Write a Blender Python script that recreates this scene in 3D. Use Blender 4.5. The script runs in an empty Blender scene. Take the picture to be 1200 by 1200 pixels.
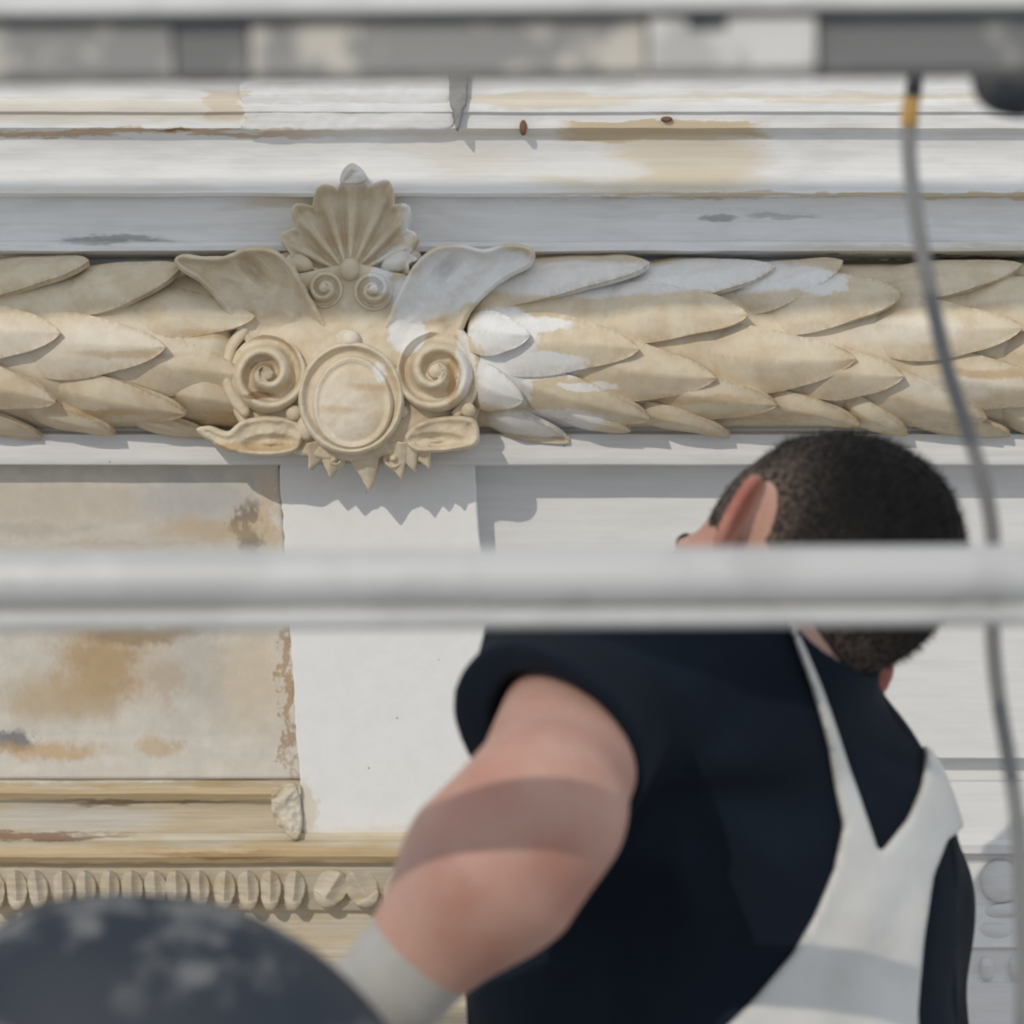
import bpy, math, random
import numpy as np
from mathutils import Vector, Matrix

random.seed(7); rng = np.random.default_rng(7)
SC = bpy.context.scene
COL = SC.collection

# ------------------------------------------------------------------ camera, light, exposure
FPX = 4267.0          # focal length in pixels of a 1200 px frame
DIST = 3.2            # camera to wall reference plane (m)
cam_d = bpy.data.cameras.new('camera'); cam = bpy.data.objects.new('camera', cam_d); COL.objects.link(cam)
cam.location = (0, -DIST, 0); cam.rotation_euler = (math.pi/2, 0, 0)
cam_d.sensor_width = 36.0; cam_d.lens = FPX/1200*36.0
cam_d.clip_start = 0.05; cam_d.clip_end = 100
cam_d.dof.use_dof = True; cam_d.dof.focus_distance = 3.02; cam_d.dof.aperture_fstop = 4.7
SC.camera = cam

wd = bpy.data.worlds.new('world'); SC.world = wd; wd.use_nodes = True
bg = wd.node_tree.nodes['Background']
bg.inputs['Color'].default_value = (0.905, 0.967, 1.05, 1); bg.inputs['Strength'].default_value = 0.70

SUN_V, SUN_H = 0.55, 0.46     # drop and sideways drift of the light per metre towards the wall
sun_d = bpy.data.lights.new('sun_offscreen', 'SUN'); sun = bpy.data.objects.new('sun_offscreen', sun_d); COL.objects.link(sun)
sun.rotation_euler = Vector((SUN_H, 1.0, -SUN_V)).to_track_quat('-Z', 'Y').to_euler()
sun.location = (-2, -4, 3)
sun_d.energy = 1.45; sun_d.color = (1.0, 0.915, 0.79); sun_d.angle = math.radians(0.45)

vs = SC.view_settings
vs.view_transform = 'Standard'; vs.look = 'None'; vs.gamma = 1.0; vs.exposure = 0.0; vs.use_curve_mapping = False

# ------------------------------------------------------------------ helpers
SW = 0.00074          # metres per pixel at the wall
def sc(Y): return (Y + DIST)/FPX
def P(u, v, Y):
    s = sc(Y); return Vector(((u-600)*s, Y, (600-v)*s))
def Pw(u, v, w):      # wall pixel + height in wall pixels above the reference plane
    return P(u, v, -w*SW)
def srgb(r, g, b):
    f = lambda c: (c/255/12.92 if c/255 <= .04045 else ((c/255+.055)/1.055)**2.4)
    return (f(r), f(g), f(b), 1)

def tag(o, label=None, cat=None, group=None, kind=None):
    if label: o['label'] = label
    if cat: o['category'] = cat
    if group: o['group'] = group
    if kind: o['kind'] = kind
    return o
def empty(name, loc=(0, 0, 0)):
    o = bpy.data.objects.new(name, None); COL.objects.link(o); o.location = loc; o.empty_display_size = .05
    return o
def mesh_of(name, V, Fc, smooth=True):
    m = bpy.data.meshes.new(name)
    V = np.asarray(V, float)
    m.from_pydata(V.tolist(), [], [list(map(int, f)) for f in Fc] if not isinstance(Fc, np.ndarray) else Fc.tolist())
    m.update()
    if smooth: m.polygons.foreach_set('use_smooth', np.ones(len(m.polygons), bool))
    return m
def obj(name, mesh, mat, parent=None, loc=None):
    o = bpy.data.objects.new(name, mesh); COL.objects.link(o)
    if mat is not None and (len(mesh.materials) == 0): mesh.materials.append(mat)
    if loc is not None: o.location = loc
    if parent is not None:
        o.parent = parent
        if loc is None: o.location = -Vector(parent.location) if parent.parent is None else (0, 0, 0)
    return o
def outward(V, Fc):
    V = np.asarray(V); q = np.asarray(Fc)
    a, b, c, d = V[q[:, 0]], V[q[:, 1]], V[q[:, 2]], V[q[:, 3]]
    vol = (np.einsum('ij,ij->i', a, np.cross(b, c)) + np.einsum('ij,ij->i', a, np.cross(c, d))).sum()
    return q[:, ::-1] if vol < 0 else q

def attr_color(me, name, vals):
    a = me.color_attributes.new(name, 'FLOAT_COLOR', 'POINT')
    c = np.ones((len(vals), 4), np.float32); c[:, :3] = np.asarray(vals)[:, None] if np.ndim(vals) == 1 else vals
    a.data.foreach_set('color', c.ravel())

def surface_nets(F, xs, ys, zs):
    S = F < 0
    nx, ny, nz = F.shape
    cnt = np.zeros((nx-1, ny-1, nz-1), np.int8)
    offs = [(i, j, k) for i in (0, 1) for j in (0, 1) for k in (0, 1)]
    for i, j, k in offs: cnt += S[i:nx-1+i, j:ny-1+j, k:nz-1+k]
    act = (cnt > 0) & (cnt < 8)
    idx = np.argwhere(act); n = len(idx)
    ids = np.full(act.shape, -1, np.int32); ids[act] = np.arange(n)
    acc = np.zeros((n, 3)); num = np.zeros(n)
    ax = (xs, ys, zs)
    for e in range(3):
        o2 = [(i, j, k) for i, j, k in offs if (i, j, k)[e] == 0]
        for o in o2:
            p0 = idx + np.array(o); p1 = p0.copy(); p1[:, e] += 1
            f0 = F[p0[:, 0], p0[:, 1], p0[:, 2]]; f1 = F[p1[:, 0], p1[:, 1], p1[:, 2]]
            m = (f0 < 0) != (f1 < 0)
            t = np.where(m, f0/np.where(m, f0-f1, 1), 0)
            pos = np.stack([ax[q][p0[:, q]] for q in range(3)], 1).astype(float)
            pos[:, e] += t*(ax[e][p1[:, e]] - ax[e][p0[:, e]])
            acc[m] += pos[m]; num[m] += 1
    V = acc/num[:, None]
    Q = []
    for e in range(3):
        a, b = (e+1) % 3, (e+2) % 3
        sl0 = [slice(None)]*3; sl1 = [slice(None)]*3
        sl0[e] = slice(0, -1); sl1[e] = slice(1, None)
        ch = S[tuple(sl0)] != S[tuple(sl1)]
        ii = np.argwhere(ch)
        ii = ii[(ii[:, a] > 0) & (ii[:, b] > 0) & (ii[:, a] < F.shape[a]-1) & (ii[:, b] < F.shape[b]-1)]
        s0 = S[ii[:, 0], ii[:, 1], ii[:, 2]]
        def cell(da, db):
            c = ii.copy(); c[:, a] -= da; c[:, b] -= db
            return ids[c[:, 0], c[:, 1], c[:, 2]]
        q = np.stack([cell(1, 1), cell(0, 1), cell(0, 0), cell(1, 0)], 1)
        q[~s0] = q[~s0][:, ::-1]
        Q.append(q)
    return V, np.concatenate(Q)

def smin(a, b, k):
    h = np.clip(.5+.5*(b-a)/k, 0, 1); return b*(1-h)+a*h - k*h*(1-h)
def smax(a, b, k): return -smin(-a, -b, k)

def crom(pts, n=8, closed=True):
    P_ = np.asarray(pts, float); N = len(P_); out = []
    for i in range(N if closed else N-1):
        p0, p1, p2, p3 = (P_[(i+j-1) % N] if closed else P_[min(max(i+j-1, 0), N-1)] for j in range(4))
        for t in np.arange(n)/n:
            out.append(.5*((2*p1)+(-p0+p2)*t+(2*p0-5*p1+4*p2-p3)*t*t+(-p0+3*p1-3*p2+p3)*t**3))
    if not closed: out.append(P_[-1])
    return np.array(out)
def poly_sdf(px, py, poly):
    poly = np.asarray(poly, float); d = np.full(px.shape, 1e9); ins = np.zeros(px.shape, bool)
    N = len(poly)
    for i in range(N):
        ax_, ay = poly[i]; bx, by = poly[(i+1) % N]
        ex, ey = bx-ax_, by-ay
        L = ex*ex+ey*ey
        if L < 1e-12: continue
        t = np.clip(((px-ax_)*ex+(py-ay)*ey)/L, 0, 1)
        d = np.minimum(d, (px-ax_-t*ex)**2+(py-ay-t*ey)**2)
        if ay != by:
            c = ((ay > py) != (by > py)) & (px < (bx-ax_)*(py-ay)/(by-ay)+ax_)
            ins ^= c
    d = np.sqrt(d); return np.where(ins, -d, d)

def vnoise(x, y, seed=0):       # cheap smooth value noise, numpy
    r = np.random.default_rng(seed); T = r.random((256, 256))
    xi = np.floor(x).astype(int); yi = np.floor(y).astype(int); fx = x-xi; fy = y-yi
    fx = fx*fx*(3-2*fx); fy = fy*fy*(3-2*fy)
    g = lambda a, b: T[a % 256, b % 256]
    return (g(xi, yi)*(1-fx)+g(xi+1, yi)*fx)*(1-fy)+(g(xi, yi+1)*(1-fx)+g(xi+1, yi+1)*fx)*fy - .5
def fbm(x, y, seed=0, o=3):
    return sum(vnoise(x*2**i, y*2**i, seed+i)/2**i for i in range(o))

def relief(name, H, d2, box, wmin, wmax, mat, parent, res=1.6, k=3.0, rough=.35, local=False):
    """A carved piece: outline d2(u,v)<0, surface height H(u,v), in wall pixels; a closed solid."""
    u = np.arange(box[0]-4, box[2]+4+res, res); v = np.arange(box[1]-4, box[3]+4+res, res)
    w = np.arange(wmin-2*res, wmax+3*res, res)
    U, Vv = np.meshgrid(u, v, indexing='ij')
    h = H(U, Vv) + rough*4*fbm(U/9, Vv/9, 11); d = d2(U, Vv) + 1.2*fbm(U/12, Vv/12, 5)
    f = smax(w[None, None, :]-h[..., None], np.broadcast_to(d[..., None], d.shape+(len(w),)), k)
    f = np.maximum(f, wmin-w[None, None, :])
    V, Q = surface_nets(f, u, v, w)
    wm = (wmin*.35+wmax*.65); s = sc(-wm*SW) if not local else SW
    o0 = (600, 600) if not local else ((box[0]+box[2])/2, (box[1]+box[3])/2)
    W = np.stack([(V[:, 0]-o0[0])*s, -V[:, 2]*SW, (o0[1]-V[:, 1])*s], 1)
    Q = outward(W - W.mean(0), Q)
    m = mesh_of(name, W, Q)
    if local: return m
    return obj(name, m, mat, parent)

def grid_mesh(name, A):         # A: (n,m,3) points
    n, m = A.shape[:2]
    i = np.arange(n*m).reshape(n, m)
    Q = np.stack([i[:-1, :-1], i[1:, :-1], i[1:, 1:], i[:-1, 1:]], -1).reshape(-1, 4)
    return A.reshape(-1, 3), Q
def densify(prof, step=4):
    out = []
    for (a, b) in zip(prof[:-1], prof[1:]):
        n = max(1, int(math.hypot(b[0]-a[0], b[1]-a[1])/step))
        for t in range(n): out.append((a[0]+(b[0]-a[0])*t/n, a[1]+(b[1]-a[1])*t/n))
    out.append(prof[-1]); return out
def sweep(name, prof, u0, u1, mat, parent=None, step=7, wob=.7, kind=True, back=-72, seed=3):
    """Moulding profile (v, w) run along the wall from u0 to u1 (pixels), closed at the ends and back."""
    pr = densify(prof); us = np.linspace(u0, u1, max(2, int((u1-u0)/step)))
    A = np.zeros((len(us), len(pr)+2, 3))
    for j, (v, w) in enumerate(pr):
        dw = wob*2*fbm(us/60, np.full_like(us, v/22), seed, 4); dv = wob*1.4*fbm(us/90, np.full_like(us, v/40), seed+9)
        Y = -(w+dw)*SW; s = sc(-w*SW)
        A[:, j+1, 0] = (us-600)*SW; A[:, j+1, 1] = Y; A[:, j+1, 2] = (600-v-dv)*s
    for j, v in ((0, pr[0][0]), (len(pr)+1, pr[-1][0])):
        A[:, j] = A[:, 1 if j == 0 else len(pr)]; A[:, j, 1] = -back*SW
    V, Q = grid_mesh(name, A)
    n, m = A.shape[:2]; i = np.arange(n*m).reshape(n, m)
    m_ = bpy.data.meshes.new(name)
    faces = Q[:, ::-1].tolist() + [i[0].tolist(), i[-1][::-1].tolist(), ]
    faces += [[int(i[a, 0]), int(i[a, -1]), int(i[a+1, -1]), int(i[a+1, 0])] for a in range(n-1)]
    m_.from_pydata(V.tolist(), [], faces); m_.update()
    m_.polygons.foreach_set('use_smooth', np.ones(len(m_.polygons), bool))
    m_.set_sharp_from_angle(angle=math.radians(32))
    o = obj(name, m_, mat, parent)
    if kind: o['kind'] = 'structure'
    return o

def box_mesh(name, x0, x1, y0, y1, z0, z1, bev=0.0):
    import bmesh
    bm = bmesh.new(); bmesh.ops.create_cube(bm, size=1)
    for v in bm.verts:
        v.co = Vector(((x0+x1)/2+v.co.x*(x1-x0), (y0+y1)/2+v.co.y*(y1-y0), (z0+z1)/2+v.co.z*(z1-z0)))
    if bev: bmesh.ops.bevel(bm, geom=bm.edges[:], offset=bev, segments=2, affect='EDGES', profile=.7)
    m = bpy.data.meshes.new(name); bm.to_mesh(m); bm.free(); return m
def tube_mesh(name, pts, r, seg=20, caps=True):
    pts = [Vector(p) for p in pts]; rr = r if hasattr(r, '__len__') else [r]*len(pts)
    V, Fc = [], []
    up = Vector((0, 1, 0)) if abs((pts[-1]-pts[0]).normalized().y) < .9 else Vector((1, 0, 0))
    for i, p in enumerate(pts):
        d = (pts[min(i+1, len(pts)-1)]-pts[max(i-1, 0)]).normalized()
        a = d.cross(up).normalized(); b = a.cross(d)
        for k in range(seg):
            t = 2*math.pi*k/seg; V.append(p+(a*math.cos(t)+b*math.sin(t))*rr[i])
    for i in range(len(pts)-1):
        for k in range(seg):
            k2 = (k+1) % seg
            Fc.append((i*seg+k, i*seg+k2, (i+1)*seg+k2, (i+1)*seg+k))
    if caps: Fc += [tuple(range(seg))[::-1], tuple((len(pts)-1)*seg+k for k in range(seg))]
    m = bpy.data.meshes.new(name); m.from_pydata([tuple(v) for v in V], [], Fc); m.update()
    m.polygons.foreach_set('use_smooth', [len(f) == 4 for f in Fc])
    return m

# ------------------------------------------------------------------ materials
class N:
    def __init__(s, name):
        s.m = bpy.data.materials.new(name); s.m.use_nodes = True; s.t = s.m.node_tree
        s.bsdf = s.t.nodes['Principled BSDF']
    def n(s, typ, **kw):
        x = s.t.nodes.new(typ)
        for k, v in kw.items(): setattr(x, k, v)
        return x
    def l(s, a, b): s.t.links.new(a, b)
    def vm(s, op, a, b=None):
        x = s.n('ShaderNodeVectorMath', operation=op); s.l(a, x.inputs[0])
        if b is not None:
            if isinstance(b, tuple): x.inputs[1].default_value = b
            else: s.l(b, x.inputs[1])
        return x.outputs['Value'] if op == 'LENGTH' else x.outputs[0]
    def mth(s, op, a, b=None):
        x = s.n('ShaderNodeMath', operation=op); s.l(a, x.inputs[0])
        if b is not None:
            if isinstance(b, (int, float)): x.inputs[1].default_value = b
            else: s.l(b, x.inputs[1])
        return x.outputs[0]
    def mix(s, f, a, b):
        x = s.n('ShaderNodeMix', data_type='RGBA')
        for src, i in ((f, 0), (a, 6), (b, 7)):
            if isinstance(src, (int, float, tuple)): x.inputs[i].default_value = src
            else: s.l(src, x.inputs[i])
        return x.outputs[2]
    def ramp(s, v, lo, hi, a=0., b=1.):
        x = s.n('ShaderNodeMapRange', interpolation_type='SMOOTHSTEP'); s.l(v, x.inputs[0])
        for i, q in enumerate((lo, hi, a, b)): x.inputs[i+1].default_value = q
        return x.outputs[0]
    def noise(s, vec, scale, detail=4, rough=.55):
        x = s.n('ShaderNodeTexNoise'); s.l(vec, x.inputs['Vector']); x.inputs['Scale'].default_value = scale
        x.inputs['Detail'].default_value = detail; x.inputs['Roughness'].default_value = rough
        return x

def paint(name, base, alt=None, alt_amt=.5, spots=(), rough=.75, streak=.12, bump=.25, speck=0, horiz=True, dist=1.0, edge=None):
    """Worn brushed paint / plaster. Spots are patches of other paint with their own outline, given where they lie on the wall."""
    g = N(name)
    pos = g.n('ShaderNodeNewGeometry').outputs['Position']
    px = g.vm('ADD', g.vm('MULTIPLY', pos, (1/SW, 1/SW, -1/SW)), (600., 0., 600.))
    st = (.012, .02, .07) if horiz else (.03, .03, .03)
    n1 = g.noise(g.vm('MULTIPLY', px, st), 1.0, 5, .6)
    n2 = g.noise(g.vm('MULTIPLY', px, (st[0]*6, st[1]*6, st[2]*3.5)), 1.0, 4, .6)
    off = g.vm('ADD', g.vm('MULTIPLY', g.vm('SUBTRACT', n1.outputs['Color'], (.5, .5, .5)), (70.*dist, 0., 26.*dist)),
               g.vm('MULTIPLY', g.vm('SUBTRACT', n2.outputs['Color'], (.5, .5, .5)), (30.*dist, 0., 8.*dist)))
    pd = g.vm('ADD', px, off)
    c = base
    if alt: c = g.mix(g.mth('MULTIPLY', g.ramp(n1.outputs[0], .42, .66), alt_amt), c, alt)
    for sp in spots:
        (cu, cv, ru, rv, colr, amt) = sp[:6]; soft = sp[6] if len(sp) > 6 else .12; shape = sp[7] if len(sp) > 7 else 'e'
        q = g.vm('DIVIDE', g.vm('SUBTRACT', pd, (float(cu), 0., float(cv))), (float(ru), 1e6, float(rv)))
        if shape == 'e': d = g.vm('LENGTH', q)
        else:
            sx = g.n('ShaderNodeSeparateXYZ'); g.l(g.vm('ABSOLUTE', q), sx.inputs[0]); d = g.mth('MAXIMUM', sx.outputs[0], sx.outputs[2])
        f = g.mth('MULTIPLY', g.ramp(d, 1-soft, 1+soft, 1., 0.), float(amt))
        c = g.mix(f, c, colr)
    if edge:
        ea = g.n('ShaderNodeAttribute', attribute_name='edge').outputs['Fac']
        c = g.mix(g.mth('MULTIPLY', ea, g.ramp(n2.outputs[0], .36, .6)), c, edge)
    sv = g.noise(g.vm('MULTIPLY', px, (.006, .02, .22) if horiz else (.05, .05, .05)), 1.0, 6, .65)
    k = g.ramp(sv.outputs[0], .3, .7, 1-streak, 1+streak*.5)
    vmul = g.n('ShaderNodeVectorMath', operation='SCALE'); 
    if isinstance(c, tuple): c = g.mix(0., c, c)
    g.l(c, vmul.inputs[0]); g.l(k, vmul.inputs['Scale']); c = vmul.outputs[0]
    if speck:
        vo = g.n('ShaderNodeTexVoronoi'); g.l(px, vo.inputs['Vector']); vo.inputs['Scale'].default_value = .05
        sz = g.noise(px, .02, 1)
        c = g.mix(g.mth('MULTIPLY', g.ramp(vo.outputs['Distance'], .03, .075, 1., 0.), g.ramp(sz.outputs[0], .5, .6)), c, srgb(120, 118, 112))
    g.l(c, g.bsdf.inputs['Base Color'])
    g.bsdf.inputs['Roughness'].default_value = rough
    if bump:
        hh = g.mth('ADD', sv.outputs[0], g.mth('MULTIPLY', n2.outputs[0], .7))
        b = g.n('ShaderNodeBump'); b.inputs['Strength'].default_value = bump; b.inputs['Distance'].default_value = .002
        g.l(hh, b.inputs['Height']); g.l(b.outputs[0], g.bsdf.inputs['Normal'])
    return g.m

def plain(name, base, rough=.6, metal=0., var=.15, scale=40., bump=0., alt=None, lo=.45, hi=.6, sheen=0.):
    g = N(name)
    co = g.n('ShaderNodeTexCoord').outputs['Object']
    n = g.noise(co, scale, 4)
    b2 = alt or tuple(x*(1-var*2) for x in base[:3])+(1,)
    g.l(g.mix(g.ramp(n.outputs[0], lo, hi), base, b2), g.bsdf.inputs['Base Color'])
    g.bsdf.inputs['Roughness'].default_value = rough; g.bsdf.inputs['Metallic'].default_value = metal
    if sheen: g.bsdf.inputs['Sheen Weight'].default_value = sheen; g.bsdf.inputs['Sheen Roughness'].default_value = .5
    if bump:
        b = g.n('ShaderNodeBump'); b.inputs['Strength'].default_value = bump; b.inputs['Distance'].default_value = .002
        n3 = g.noise(co, scale*6, 3); g.l(n3.outputs[0], b.inputs['Height']); g.l(b.outputs[0], g.bsdf.inputs['Normal'])
    return g.m

WHITE = srgb(230, 230, 229); WARM = srgb(222, 214, 200); BEIGE = srgb(214, 201, 177); TAN = srgb(203, 184, 153)
OCHRE = srgb(186, 152, 104); BROWN = srgb(128, 98, 66); GREY = srgb(178, 177, 175); DGREY = srgb(120, 119, 118)

M_corn = paint('cornice_paint', WHITE, srgb(214, 213, 211), .6, [
    (110, 134, 160, 13, BEIGE, .55, .35, 'b'), (268, 128, 22, 17, TAN, .6, .2, 'b'), (120, 158, 240, 3, OCHRE, .75, .5, 'b'), (205, 158, 22, 2, BROWN, .9, .5),
    (620, 160, 160, 4, BEIGE, .5, .6), (640, 122, 110, 9, BEIGE, .7, .3), (1000, 119, 240, 5, BEIGE, .6, .6),
    (775, 156, 118, 10, TAN, .95, .12, 'b'), (800, 188, 95, 30, BEIGE, .75, .25), (760, 214, 140, 13, BEIGE, .65, .3),
    (1000, 229, 340, 3, TAN, .8, .4, 'b'), 
    (540, 185, 70, 26, WARM, .45, .6), (335, 236, 50, 7, TAN, .5, .5), (450, 200, 70, 18, WHITE, .9, .3), (700, 200, 60, 14, WHITE, .8, .3), (60, 225, 200, 5, WARM, .5, .5), (150, 250, 120, 12, WHITE, .6, .4), (640, 262, 60, 22, WHITE, .8, .4), (840, 255, 22, 5, DGREY, .6, .4), (920, 253, 40, 4, DGREY, .4, .4), (130, 282, 60, 4, DGREY, .6, .5),
    (1090, 292, 150, 6, TAN, .5, .4), (1085, 304, 125, 5, BROWN, .9, .2, 'b')], streak=.05, bump=.2)
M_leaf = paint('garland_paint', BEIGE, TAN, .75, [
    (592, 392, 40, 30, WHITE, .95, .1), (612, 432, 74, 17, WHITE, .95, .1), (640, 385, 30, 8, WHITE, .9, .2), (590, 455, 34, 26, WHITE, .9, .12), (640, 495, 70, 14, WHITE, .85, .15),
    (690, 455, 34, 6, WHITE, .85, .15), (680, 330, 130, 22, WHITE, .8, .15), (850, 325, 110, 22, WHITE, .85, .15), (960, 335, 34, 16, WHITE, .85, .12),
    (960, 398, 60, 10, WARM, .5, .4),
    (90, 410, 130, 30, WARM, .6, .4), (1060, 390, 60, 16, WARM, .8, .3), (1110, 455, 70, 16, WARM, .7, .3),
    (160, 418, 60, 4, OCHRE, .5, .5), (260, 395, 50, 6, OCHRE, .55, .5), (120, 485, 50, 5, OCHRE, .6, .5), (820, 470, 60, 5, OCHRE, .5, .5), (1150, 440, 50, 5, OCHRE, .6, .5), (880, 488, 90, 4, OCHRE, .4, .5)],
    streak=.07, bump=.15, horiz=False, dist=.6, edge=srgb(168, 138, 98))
M_cart = paint('cartouche_paint', BEIGE, TAN, .8, [
    (560, 325, 70, 34, WHITE, .9, .12), (500, 350, 42, 28, WHITE, .9, .15), (478, 392, 22, 26, WHITE, .85, .12),
    (425, 208, 50, 14, WHITE, .7, .2), (482, 250, 12, 40, WHITE, .8, .2), (470, 305, 26, 14, WHITE, .7, .2), (447, 330, 16, 18, WHITE, .85, .15),
    (545, 425, 10, 40, WHITE, .7, .2), (447, 437, 8, 12, WHITE, .8, .15), (410, 398, 12, 8, WARM, .8, .2), (398, 480, 40, 40, WARM, .45, .4),
    (432, 456, 24, 4, OCHRE, .45, .8), (398, 482, 22, 4, OCHRE, .45, .8), (440, 462, 12, 10, OCHRE, .3, .8), (315, 432, 14, 8, BROWN, .6, .3), (308, 466, 18, 4, BROWN, .8, .3), (530, 448, 6, 34, OCHRE, .6, .3),
    (300, 525, 60, 5, OCHRE, .6, .4)],
    streak=.08, bump=.15, horiz=False, dist=.4)
M_pil = paint('pilaster_white', srgb(232, 232, 231), None, 0, [(440, 1000, 130, 16, TAN, .8, .3), (360, 960, 12, 40, BEIGE, .6, .3), (440, 985, 140, 12, WARM, .6, .3)], streak=.03, bump=.08, speck=1, horiz=False)
M_white = paint('panel_white', srgb(224, 224, 223), srgb(216, 216, 215), .6, [], streak=.03, bump=.08)
M_fill = paint('fillet_white', srgb(224, 224, 223), srgb(212, 212, 211), .6, [(600, 497, 60, 10, OCHRE, .4, .4)], streak=.06, bump=.15, speck=1)
M_faux = paint('marbled_panel', srgb(200, 194, 183), srgb(211, 205, 194), .7, [
    (60, 590, 110, 24, srgb(190, 178, 160), .6, .5), (215, 585, 60, 24, srgb(176, 176, 176), .7, .5), (285, 620, 16, 34, srgb(120, 106, 90), .85, .5), (240, 620, 60, 14, srgb(184, 158, 122), .6, .6),
    (110, 780, 50, 50, srgb(176, 146, 104), .85, .6), (160, 745, 60, 12, srgb(150, 126, 92), .8, .5), (60, 820, 60, 26, srgb(182, 158, 122), .7, .6), (190, 800, 20, 30, srgb(168, 140, 104), .5, .6),
    (230, 780, 30, 44, srgb(176, 172, 164), .6, .5), (290, 800, 44, 60, srgb(206, 190, 164), .6, .5), (10, 872, 20, 16, srgb(110, 112, 116), .9, .4), (50, 885, 60, 10, OCHRE, .7, .5), (180, 880, 24, 10, srgb(186, 156, 112), .6, .5),
    (30, 620, 60, 8, srgb(160, 150, 136), .5, .6), (130, 640, 90, 6, srgb(170, 152, 128), .5, .6), (310, 600, 14, 50, srgb(198, 176, 146), .7, .4), (335, 800, 7, 120, srgb(160, 130, 92), .75, .4), (100, 660, 200, 40, srgb(198, 190, 176), .4, .5)],
    streak=.06, bump=.25, horiz=False, dist=1.3, rough=.6)
M_low = paint('gilded_moulding', srgb(206, 196, 177), srgb(198, 182, 152), .8, [
    (150, 917, 200, 3, WARM, .9, .4, 'b'), (150, 932, 220, 8, srgb(190, 166, 124), .8, .4, 'b'), (170, 944, 130, 3, BROWN, .75, .5), (80, 965, 110, 16, srgb(204, 200, 192), .7, .4), (250, 962, 60, 16, srgb(200, 182, 152), .6, .4), (50, 985, 90, 4, srgb(120, 84, 60), .8, .5),
    (340, 950, 20, 26, srgb(216, 208, 192), .9, .25), (100, 1006, 320, 12, srgb(196, 170, 126), .75, .4, 'b'), (250, 1004, 90, 5, srgb(150, 116, 72), .7, .5), (420, 975, 90, 9, srgb(216, 204, 182), .8, .3), (420, 1006, 110, 8, srgb(194, 166, 118), .7, .4)],
    streak=.14, bump=.35, rough=.65)
M_lowr = paint('grey_moulding', srgb(218, 218, 217), srgb(210, 210, 208), .6, [], streak=.06, bump=.2)
M_mortar = plain('grey_mortar', srgb(150, 149, 147), .9, var=.12, scale=60)
M_rust = plain('rusty_iron', srgb(120, 84, 62), .8, alt=srgb(92, 78, 66))

# ------------------------------------------------------------------ the wall
o = obj('wall_back', box_mesh('wall_back', -1.9, 1.9, .056, .25, -1.95, 1.6), M_white); tag(o, kind='structure')
o = obj('floor', box_mesh('floor', -3, 3, -4.5, .25, -2.05, -1.95), plain('floor_concrete', srgb(150, 148, 145), .9)); tag(o, kind='structure')

corn = [(-420, 118), (-60, 112), (40, 104), (90, 96), (116, 94), (118, 97), (124, 99), (131, 98), (134, 92), (150, 90), (153, 84), (157, 72), (160, 70)]
corn += [(160+62*t, 70-7*math.sin(t*math.pi)) for t in np.linspace(.1, 1, 9)]
corn += [(223, 70), (226, 73), (230, 70), (232, 52), (282, 44), (284, 56), (288, 60), (294, 60), (297, 52), (300, 30), (304, 8), (480, 0)]
trim_1 = sweep('trim_1', corn, -500, 1700, M_corn, seed=3, wob=.9)
# plaster block set over the cornice, and the mortar run beside it
blk = crom([(287, 96), (400, 93), (526, 92), (527, 120), (530, 149), (470, 152), (380, 153), (288, 152), (286, 130)], 5)
relief('plaster_patch', lambda U, V: 100-.20*np.clip(V-112, 0, 99)+0*U, lambda U, V: poly_sdf(U, V, blk), (284, 90, 534, 160), 70, 108, M_corn, trim_1, res=2.5, rough=.25)
drip = crom([(526, 10), (549, 10), (548, 110), (543, 130), (538, 150), (534, 151), (531, 132), (527, 112)], 5)
relief('mortar_run', lambda U, V: 108+0*U, lambda U, V: poly_sdf(U, V, drip), (522, 8, 554, 156), 80, 112, M_mortar, trim_1, res=2)
relief('iron_nail', lambda U, V: 96+0*U, lambda U, V: np.hypot((U-613), (V-149)/2)-4, (606, 138, 622, 160), 70, 98, M_rust, trim_1, res=1.2)
relief('iron_nail', lambda U, V: 98+0*U, lambda U, V: np.hypot((U-781)/2, (V-140))-3, (770, 134, 792, 146), 70, 100, M_rust, trim_1, res=1.2)

trim_2 = sweep('trim_2', [(470, 0), (486, 0), (490, 20), (505, 24), (509, 36), (540, 36), (544, 34), (547, -60)], -500, 1700, M_fill, seed=21, wob=.5)
right = [(545, -38), (888, -38), (890, -70), (914, -70), (916, -36), (983, -36), (986, -30), (990, -26), (1000, -28), (1003, -44), (1012, -50), (1060, -42), (1110, -26), (1114, -34), (1150, -34), (1155, -25), (1400, -25), (2300, -25)]
wall_right = sweep('wall_right', right, 548, 1700, M_white, seed=31, wob=.35)
# carved eggs and tongues in the shaded moulding on the right
def tongue_mesh(name, wid, hei, lift):
    return relief(name, lambda U, V: lift*np.sqrt(np.clip(1.02-(U/wid)**2, 0, 1))*(.55+.45*np.cos(V/hei*1.3)),
                  lambda U, V: (np.hypot(U/wid, np.where(V > 0, V/hei, V/(hei*1.0)))-1)*min(wid, hei), (-wid, -hei, wid, hei), -6, lift+3, None, None, res=max(1.2, wid/14), local=True, rough=.2)
m_egg = tongue_mesh('carved_egg', 24, 26, 16); m_ton = tongue_mesh('carved_tongue', 26, 9, 10)
def place(mesh, name, u, v, w, mat, parent, rot=0, sx=1, sz=1):
    o = bpy.data.objects.new(name, mesh); COL.objects.link(o)
    if not mesh.materials: mesh.materials.append(mat)
    o.parent = parent; o.location = Pw(u, v, w)-Vector(parent.location); o.rotation_euler = (0, rot, 0); o.scale = (sx, 1, sz); return o
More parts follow.
